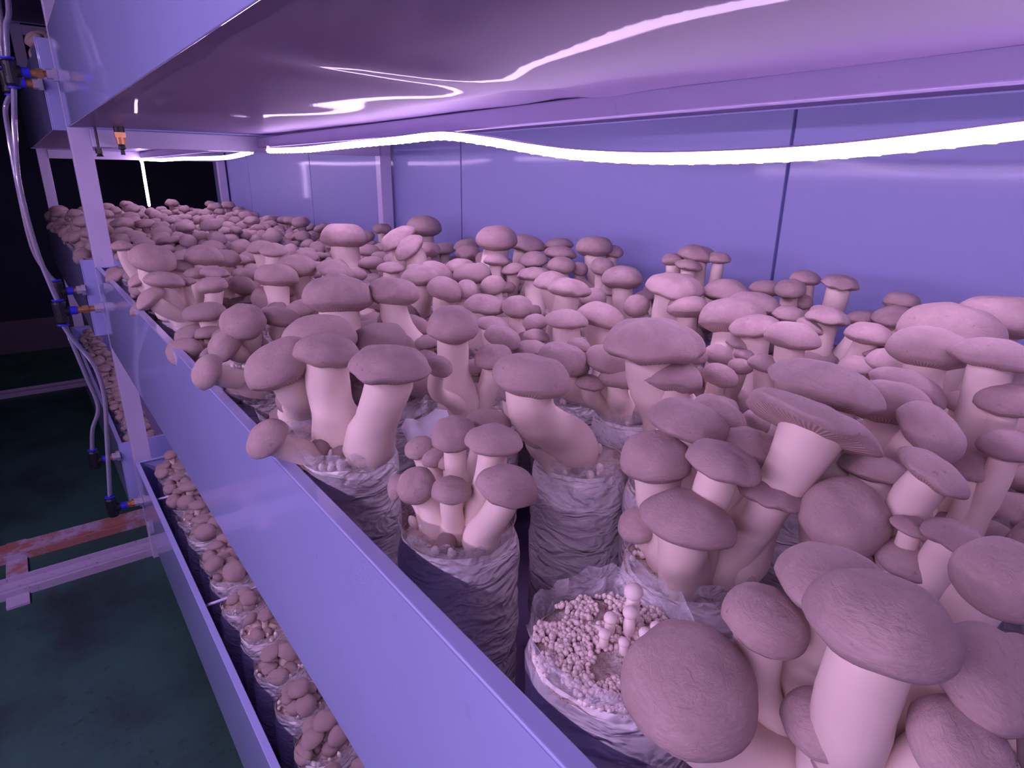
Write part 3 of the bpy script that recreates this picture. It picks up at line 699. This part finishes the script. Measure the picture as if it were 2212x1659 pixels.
def cluster(t, n, size=(.07,.13), low=0, avoid=None, zmax=.52, hfac=1.0, kinds=None, spread=1.0, bagpos=(0,0,0)):
    """fill a bag top with a clump: tall ones in the middle, leaning ones outside"""
    placed = []; rz = t.rotation_euler.z
    for i in range(n*3):
        if len(placed) >= n: break
        f_ = rnd.random()**.6; az = rnd.uniform(0, 6.28)
        s_ = rnd.uniform(*size)*(1.0-.25*f_)
        if f_ < .35: kk = rnd.choice((0,3,6,9,1))
        elif f_ < .75: kk = rnd.choice((1,2,5,7,10))
        else: kk = rnd.choice((2,4,7,8,11))
        if kinds: kk = rnd.choice(kinds)
        p1 = KIND[kk][4]; bx = .05*f_*math.cos(az)*spread; by = .05*f_*math.sin(az)*spread
        sc2 = s_*hfac
        cx_ = bx + p1.x*sc2*math.cos(az); cy_ = by + p1.x*sc2*math.sin(az); cz_ = p1.z*sc2
        if cz_ > zmax: continue
        r_ = math.hypot(cx_, cy_)
        if r_ > .27: continue
        ok = all((cx_-q[0])**2+(cy_-q[1])**2+1.7*(cz_-q[2])**2 > (.74*(s_+q[3]))**2 for q in placed)
        if ok and avoid:
            wx = bagpos[0]+cx_*math.cos(rz)-cy_*math.sin(rz); wy = bagpos[1]+cx_*math.sin(rz)+cy_*math.cos(rz); wz = bagpos[2]+cz_
            ok = all((wx-q[0])**2+(wy-q[1])**2+1.3*(wz-q[2])**2 > (.85*(s_+q[3]))**2 for q in avoid)
        if not ok: continue
        placed.append((cx_, cy_, cz_, s_)); add_small(t, kk, (bx, by, -.03), az, sc2, low)
    return placed
HAND = [Vector(c[1:4]).to_tuple() + (c[4],) for c in CAPS]
FIRST = set(c[0] for c in CAPS)
NEARB = []
for bi, (bx, by, bz) in enumerate(BAGS):
    mine = [c for c in CAPS if c[0] == bi]
    t = empty('mushroom_grow_bag', V(bx, by, bz)); NEARB.append(t)
    pb = link('plastic_bag', BAGM[bi % 6], t); pb.rotation_euler = (0,0,bi*1.3); pb.scale = (1, 1, (bz+1.82)/.8); link('substrate', SUBM[bi % 4], t)
    for ci, c in enumerate(mine):
        _, x, y, z, R, th, ax_, ay_, az_ = c
        ax = Vector((ax_, ay_, az_)).normalized(); P = V(x, y, z)-t.location
        dx, dy = x-bx, y-by; d = math.hypot(dx, dy); k_ = (min(.12, d*.45) if d < .29 else .02)/max(d, 1e-3)
        base = Vector((dx*k_, dy*k_, -.035))*S
        g = random.Random(bi*31+ci)
        r_st = R*(g.uniform(.48,.66) if th > .25 else .34)*S; th = th/.68
        flat = .9 if th < .62 else g.choice((.0,.15,.35)); wp = .12 if th < .6 else .055
        big = y < 2.6
        cme = cap_mesh('cap_skin', th, g.uniform(.96,1.05), wp, flat, g.choice((0,0,.05)), g.uniform(0,90), 20 if big else 14, 40 if big else 26, .05 if th > .5 else .03, R*S)
        top = P - ax*(R*S*th*.3)
        o = link('mushroom', stem_mesh('stem_flesh', base, top, ax, r_st, R*S, 20 if big else 12, 16 if big else 9, ci, g.uniform(.1,.45), .5), t)
        cp = link('cap', cme, o); cp.matrix_local = Matrix.Translation(P - ax*R*S*th*.27) @ rot_to(ax, g.uniform(0,6.28) if th > .4 else 0)
    if bi == 0:
        tag(link('pinheads', PIN_A, t), kind='stuff')
        for (px_, py_, r_, h_) in ((.02,.03,.013,.05),(-.02,.01,.011,.04),(.05,.0,.014,.07),(.045,-.05,.012,.05),(.08,.02,.018,.10),(.0,-.03,.010,.035),(.07,-.06,.012,.06)):
            b = MB(); blob(b, Vector((px_,py_,h_*.5))*S, r_*S, h_*.5/r_, n=12, m=8); blob(b, Vector((px_,py_,h_))*S, r_*1.25*S, .9, n=12, m=8)
            b.build('small_pinhead', M['pin'], t, smooth=True, origin=Vector((0,0,0)))
    else:
        o = link('pinheads', PINM[bi % 4], t); o.rotation_euler = (0,0,bi*2.1); tag(o, kind='stuff')
        nm = len(mine)
        if bi >= 11 or nm < 3:
            n_ = max(4, (15 if by < 5 else 12)-nm); low_z = nm > 0
            cluster(t, n_, (.055,.10) if low_z else (.075,.15), 0 if by < 3.5 else 1, HAND, .30 if (low_z or by < 3) else (.5 if bx < 3.6 else .5), 1.0, None, 1.2, (bx,by,bz))
        else: cluster(t, 4, (.03,.055), 0, HAND, .2, 1.0, None, 1.6, (bx,by,bz))
# ---------------------------------------------------------------- grow bags of the other trays
OTHER = []
def far_bag(x, y, z, floor, n, size, low, zmax, kinds=None, pins=False):
    t = new_bag(x, y, z, True); t.children[0].scale = (1, 1, (z-floor)/.8)
    cluster(t, n, size, low, None, zmax, 1.0, kinds, 1.2, (x, y, z))
    return t
for j in range(18):
    for i in range(8):
        x = .74+.425*i+rnd.uniform(-.02,.02); y = 9.16+.43*j+(.0 if i%2 else .1)+rnd.uniform(-.02,.02)
        if i > 1 and rnd.random() < .04: continue
        t = far_bag(x, y, -1.05+rnd.uniform(-.04,.04), -1.82, 8, (.09,.16), 2, .62)
        OTHER.append((t, 'far', i, y))
for j in range(16):
    for i in range(2):
        x = .94+.43*i+rnd.uniform(-.02,.02); y = 1.35+.435*j+rnd.uniform(-.02,.02)
        sm_ = rnd.random() < .5
        t = far_bag(x, y, -3.46+rnd.uniform(-.03,.03), -4.17, 12 if sm_ else 9, (.045,.09) if sm_ else (.07,.12), 1, .34)
        if sm_:
            o = link('pinheads', PINM[j % 4], t); tag(o, kind='stuff')
        OTHER.append((t, 'low', i, y))
for j in range(16):
    x = .78+rnd.uniform(-.02,.02); y = 9.2+.46*j
    t = far_bag(x, y, -3.46, -4.17, 9, (.07,.11), 2, .34); OTHER.append((t, 'lowfar', 0, y))
for j in range(3):
    t = far_bag(.74, 9.2+.45*j, 1.27, .51, 6, (.10,.15), 1, .5, (2,4,8,11)); OTHER.append((t, 'up', 0, 9.2+.45*j))
# ---------------------------------------------------------------- labels of the bags
ORD = ['', 'first','second','third','fourth','fifth','sixth','seventh','eighth','ninth','tenth','eleventh','twelfth','thirteenth','fourteenth','fifteenth','sixteenth','seventeenth','eighteenth','nineteenth','twentieth']
def order(items):
    cols = {}
    for t, c, y in items: cols.setdefault(c, []).append((y, t))
    for c in cols:
        for k, (y, t) in enumerate(sorted(cols[c], key=lambda q: q[0])): yield t, c, k+1
NEARL = {0: 'open grow bag covered in tiny white pinheads, beside the wide rail',
 1: 'grow bag with a clump of round stalked mushrooms inside tall clear film, beside the rail',
 2: 'grow bag with three large brown caps side by side, one small cap over the rail',
 3: 'wrinkled grow bag topped by a smooth pale cap on a slanting stem',
 4: 'grow bag with stacked oval caps, behind the bag of tiny pinheads',
 5: 'grow bag with one tall round-headed mushroom standing free on a thick white stem',
 6: 'nearest grow bag with the biggest smooth caps, at the bottom right',
 7: 'grow bag with the huge flat cap showing its gills under a broad oval cap',
 8: 'grow bag at the right edge with round caps, beyond the nearest bag',
 9: 'grow bag of leaning caps against the rail, just beyond the three large caps',
 10: 'grow bag whose drooping caps hang over the rail, second beyond the three large caps'}
def look(t):
    w_ = [max(c.dimensions)*o.matrix_local.to_scale().x for o in t.children for c in o.children]
    big = sum(1 for v in w_ if v > .30*S)
    return 'mostly broad caps' if big >= 3 else 'one or two broad caps' if big else 'smaller round caps'
items = [(t, min(7, max(0, round((t.location.x/S-.87)/.43))), t.location.y) for t in NEARB[11:]]
for t, c, k in order(items):
    tag(t, 'grow bag with %s, %s row from the rail, %s from front' % (look(t), ORD[c+1], ORD[k]), 'grow bag', 'grow bags on the middle shelf, near bay')
for i in range(11): tag(NEARB[i], NEARL[i], 'grow bag', 'grow bags on the middle shelf, near bay')
for kind, txt, grp in (('far', 'far bay middle shelf grow bag, %s row from the aisle, %s beyond the post', 'grow bags on the middle shelf, far bay'),
                       ('low', 'lower shelf grow bag of small brown caps, %s row from aisle, %s from the front', 'grow bags on the lower shelf, near bay'),
                       ('lowfar', 'far bay lower shelf grow bag, %s row from the aisle, %s beyond the post', 'grow bags on the lower shelf, far bay'),
                       ('up', 'upper shelf grow bag with pink caps at the tray edge, %s row, %s beyond post', 'grow bags on the upper shelf, far bay')):
    for t, c, k in order([(t, i, y) for t, kd, i, y in OTHER if kd == kind]):
        tag(t, txt % (ORD[c+1], ORD[k]), 'grow bag', grp)
# ---------------------------------------------------------------- hoses and connectors
def hose(pts, label):
    b = MB(); b.tube(spline([V(*p) for p in pts], 10), .024*S, 12)
    return tag(b.build('clear_hose', M['hose'], smooth=True), label, 'hose')
def fitting(x, y, z0, z1, zb, xs, label, elbow=False):
    """push-in tee: upright black body, branch towards the tray side at xs"""
    t = empty('hose_elbow' if elbow else 'hose_tee', V(x, y, z0)); tag(t, label, 'hose connector')
    b = MB(); b.tube([V(x,y,z0), V(x,y,z0+.02), V(x,y,z1-.02), V(x,y,z1)], [.05*S,.062*S,.062*S,.05*S], 16)
    b.tube([V(x,y,zb), V(x+.08,y,zb)], .055*S, 16); b.box((x-.045,y-.05,zb-.05), (x+.05,y+.05,zb+.05)); b.build('body', M['blackpl'], t, bevel=.001)
    for z_ in ((z1,) if elbow else (z1, z0)):
        s_ = 1 if z_ == z1 else -1
        b = MB(); b.tube([V(x,y,z_), V(x,y,z_+.012*s_), V(x,y,z_+.02*s_)], [.045*S,.055*S,.055*S], 16); b.build('blue_collar', M['bluepl'], t, smooth=False)
    b = MB(); b.tube([V(x+.08,y,zb), V(x+.15,y,zb)], .045*S, 16); b.build('blue_collar', M['bluepl'], t)
    b = MB(); b.tube([V(x+.15,y,zb), V(x+.2,y,zb)], .036*S, 16); b.tube([V(x+.2,y,zb), V(x+.255,y,zb)], .048*S, 6); b.tube([V(x+.255,y,zb), V(xs-.08,y,zb)], .03*S, 12); b.build('brass_nozzle', M['brass'], t)
    b = MB(); b.tube([V(xs-.09,y,zb), V(xs-.04,y,zb)], .05*S, 8); b.tube([V(xs-.04,y,zb), V(xs-.002,y,zb)], .066*S, 6); b.build('clear_nut', M['nut'], t)
    return t
hose([(.36,8.1,3.2),(.33,8.1,1.61),(.26,8.1,1.26),(.22,8.1,1.0)], 'clear hose rising from the front connector at the top left')
hose([(.34,8.9,3.2),(.265,8.9,1.55),(.215,8.9,1.2),(.20,8.9,1.0)], 'clear hose rising from the rear connector at the top left edge')
fitting(.22, 8.1, .76, .99, .89, .59, 'black tee connector with brass nozzle in the near overhead tray, top left')
fitting(.20, 8.9, .76, .99, .87, .50, 'black tee connector with brass nozzle in the far overhead tray, top left edge')
hose([(.20,8.9,.75),(.127,8.9,.6),(.106,8.9,.31),(.085,8.9,-.16),(.085,8.9,-.80),(.16,8.9,-1.1),(.22,8.9,-1.21)], 'long clear hose hanging left of the posts, outer one')
hose([(.22,8.1,.75),(.14,8.1,.29),(.09,8.1,-.14),(.105,8.1,-.73),(.16,8.1,-1.15),(.19,8.1,-1.31)], 'long clear hose hanging beside the post, inner one')
fitting(.23, 8.9, -1.45, -1.22, -1.34, .50, 'black tee connector with brass nozzle in the far middle tray')
fitting(.19, 8.1, -1.56, -1.32, -1.43, .59, 'black tee connector with brass nozzle in the near middle tray below the rail corner')
hose([(.23,8.9,-1.46),(.23,8.9,-1.75),(.32,8.9,-2.37),(.375,8.9,-2.8),(.27,8.9,-3.08),(.22,8.9,-3.35)], 'clear hose curving down to the far lower tray')
hose([(.19,8.1,-1.58),(.25,8.1,-1.75),(.39,8.1,-2.07),(.42,8.1,-2.45),(.36,8.1,-2.96),(.27,8.1,-3.68)], 'clear hose hanging down to the near lower tray')
fitting(.22, 8.9, -3.6, -3.36, -3.5, .50, 'black elbow connector at the far lower tray over the green floor', True)
fitting(.27, 8.1, -3.93, -3.69, -3.83, .59, 'black elbow connector at the near lower tray over the green floor', True)
t = empty('mist_nozzle', V(1.02,8.0,.44)); tag(t, 'brass mist nozzle hanging under the overhead tray by the post', 'nozzle')
b = MB(); b.tube([V(1.02,8.0,.45), V(1.02,8.0,.38)], .05*S, 12); b.build('mount', M['blackpl'], t)
b = MB(); b.tube([V(1.02,8.0,.38), V(1.02,8.0,.33)], .058*S, 6); b.tube([V(1.02,8.0,.33), V(1.02,8.0,.265)], [.045*S,.04*S], 12); b.build('brass_body', M['brass'], t)
b = MB(); b.tube([V(1.02,8.0,.265), V(1.02,8.0,.22), V(1.02,8.0,.21), V(1.02,8.0,.16)], [.03*S,.035*S,.018*S,.022*S], 12); b.build('spray_tip', M['blackpl'], t)
b = MB(); b.tube([V(.82,8.1,.45), V(.82,8.1,.22)], .012*S, 8); b.tube([V(.82,8.1,.22), V(.82,8.1,.17)], .035*S, 8); b.tube([V(.82,8.1,.17), V(.82,8.1,.14)], [.02*S,.035*S], 8)
tag(b.build('hanging_clip', M['blackpl'], smooth=False), 'small black clip hanging beside the post under the overhead tray', 'clip')
b = MB(); b.box((.562,7.75,-4.12), (.59,7.85,-4.0)); tag(b.build('tray_clip', M['nut'], bevel=.001), 'small clear clip on the outside of the near lower tray', 'clip')
# white scrap of plastic standing between the bags
vs = []; fs = []
for j in range(5):
    for i in range(7):
        u, v_ = i/6, j/4
        vs.append(V(1.07+.17*u-.02*v_, 2.0-.08*u+.05*math.sin(u*3)+.06*v_*v_, -1.08+.13*v_+.02*math.sin(u*9)*v_+.05*u*v_))
for j in range(4):
    for i in range(6): q = j*7+i; fs.append((q,q+1,q+8,q+7))
b = MB(); b.add(vs, fs); o = b.build('plastic_flap', M['flap'], smooth=True)
sd = o.modifiers.new('thickness', 'SOLIDIFY'); sd.thickness = .0012
tag(o, 'white torn plastic flap standing between the grow bags', 'plastic flap')
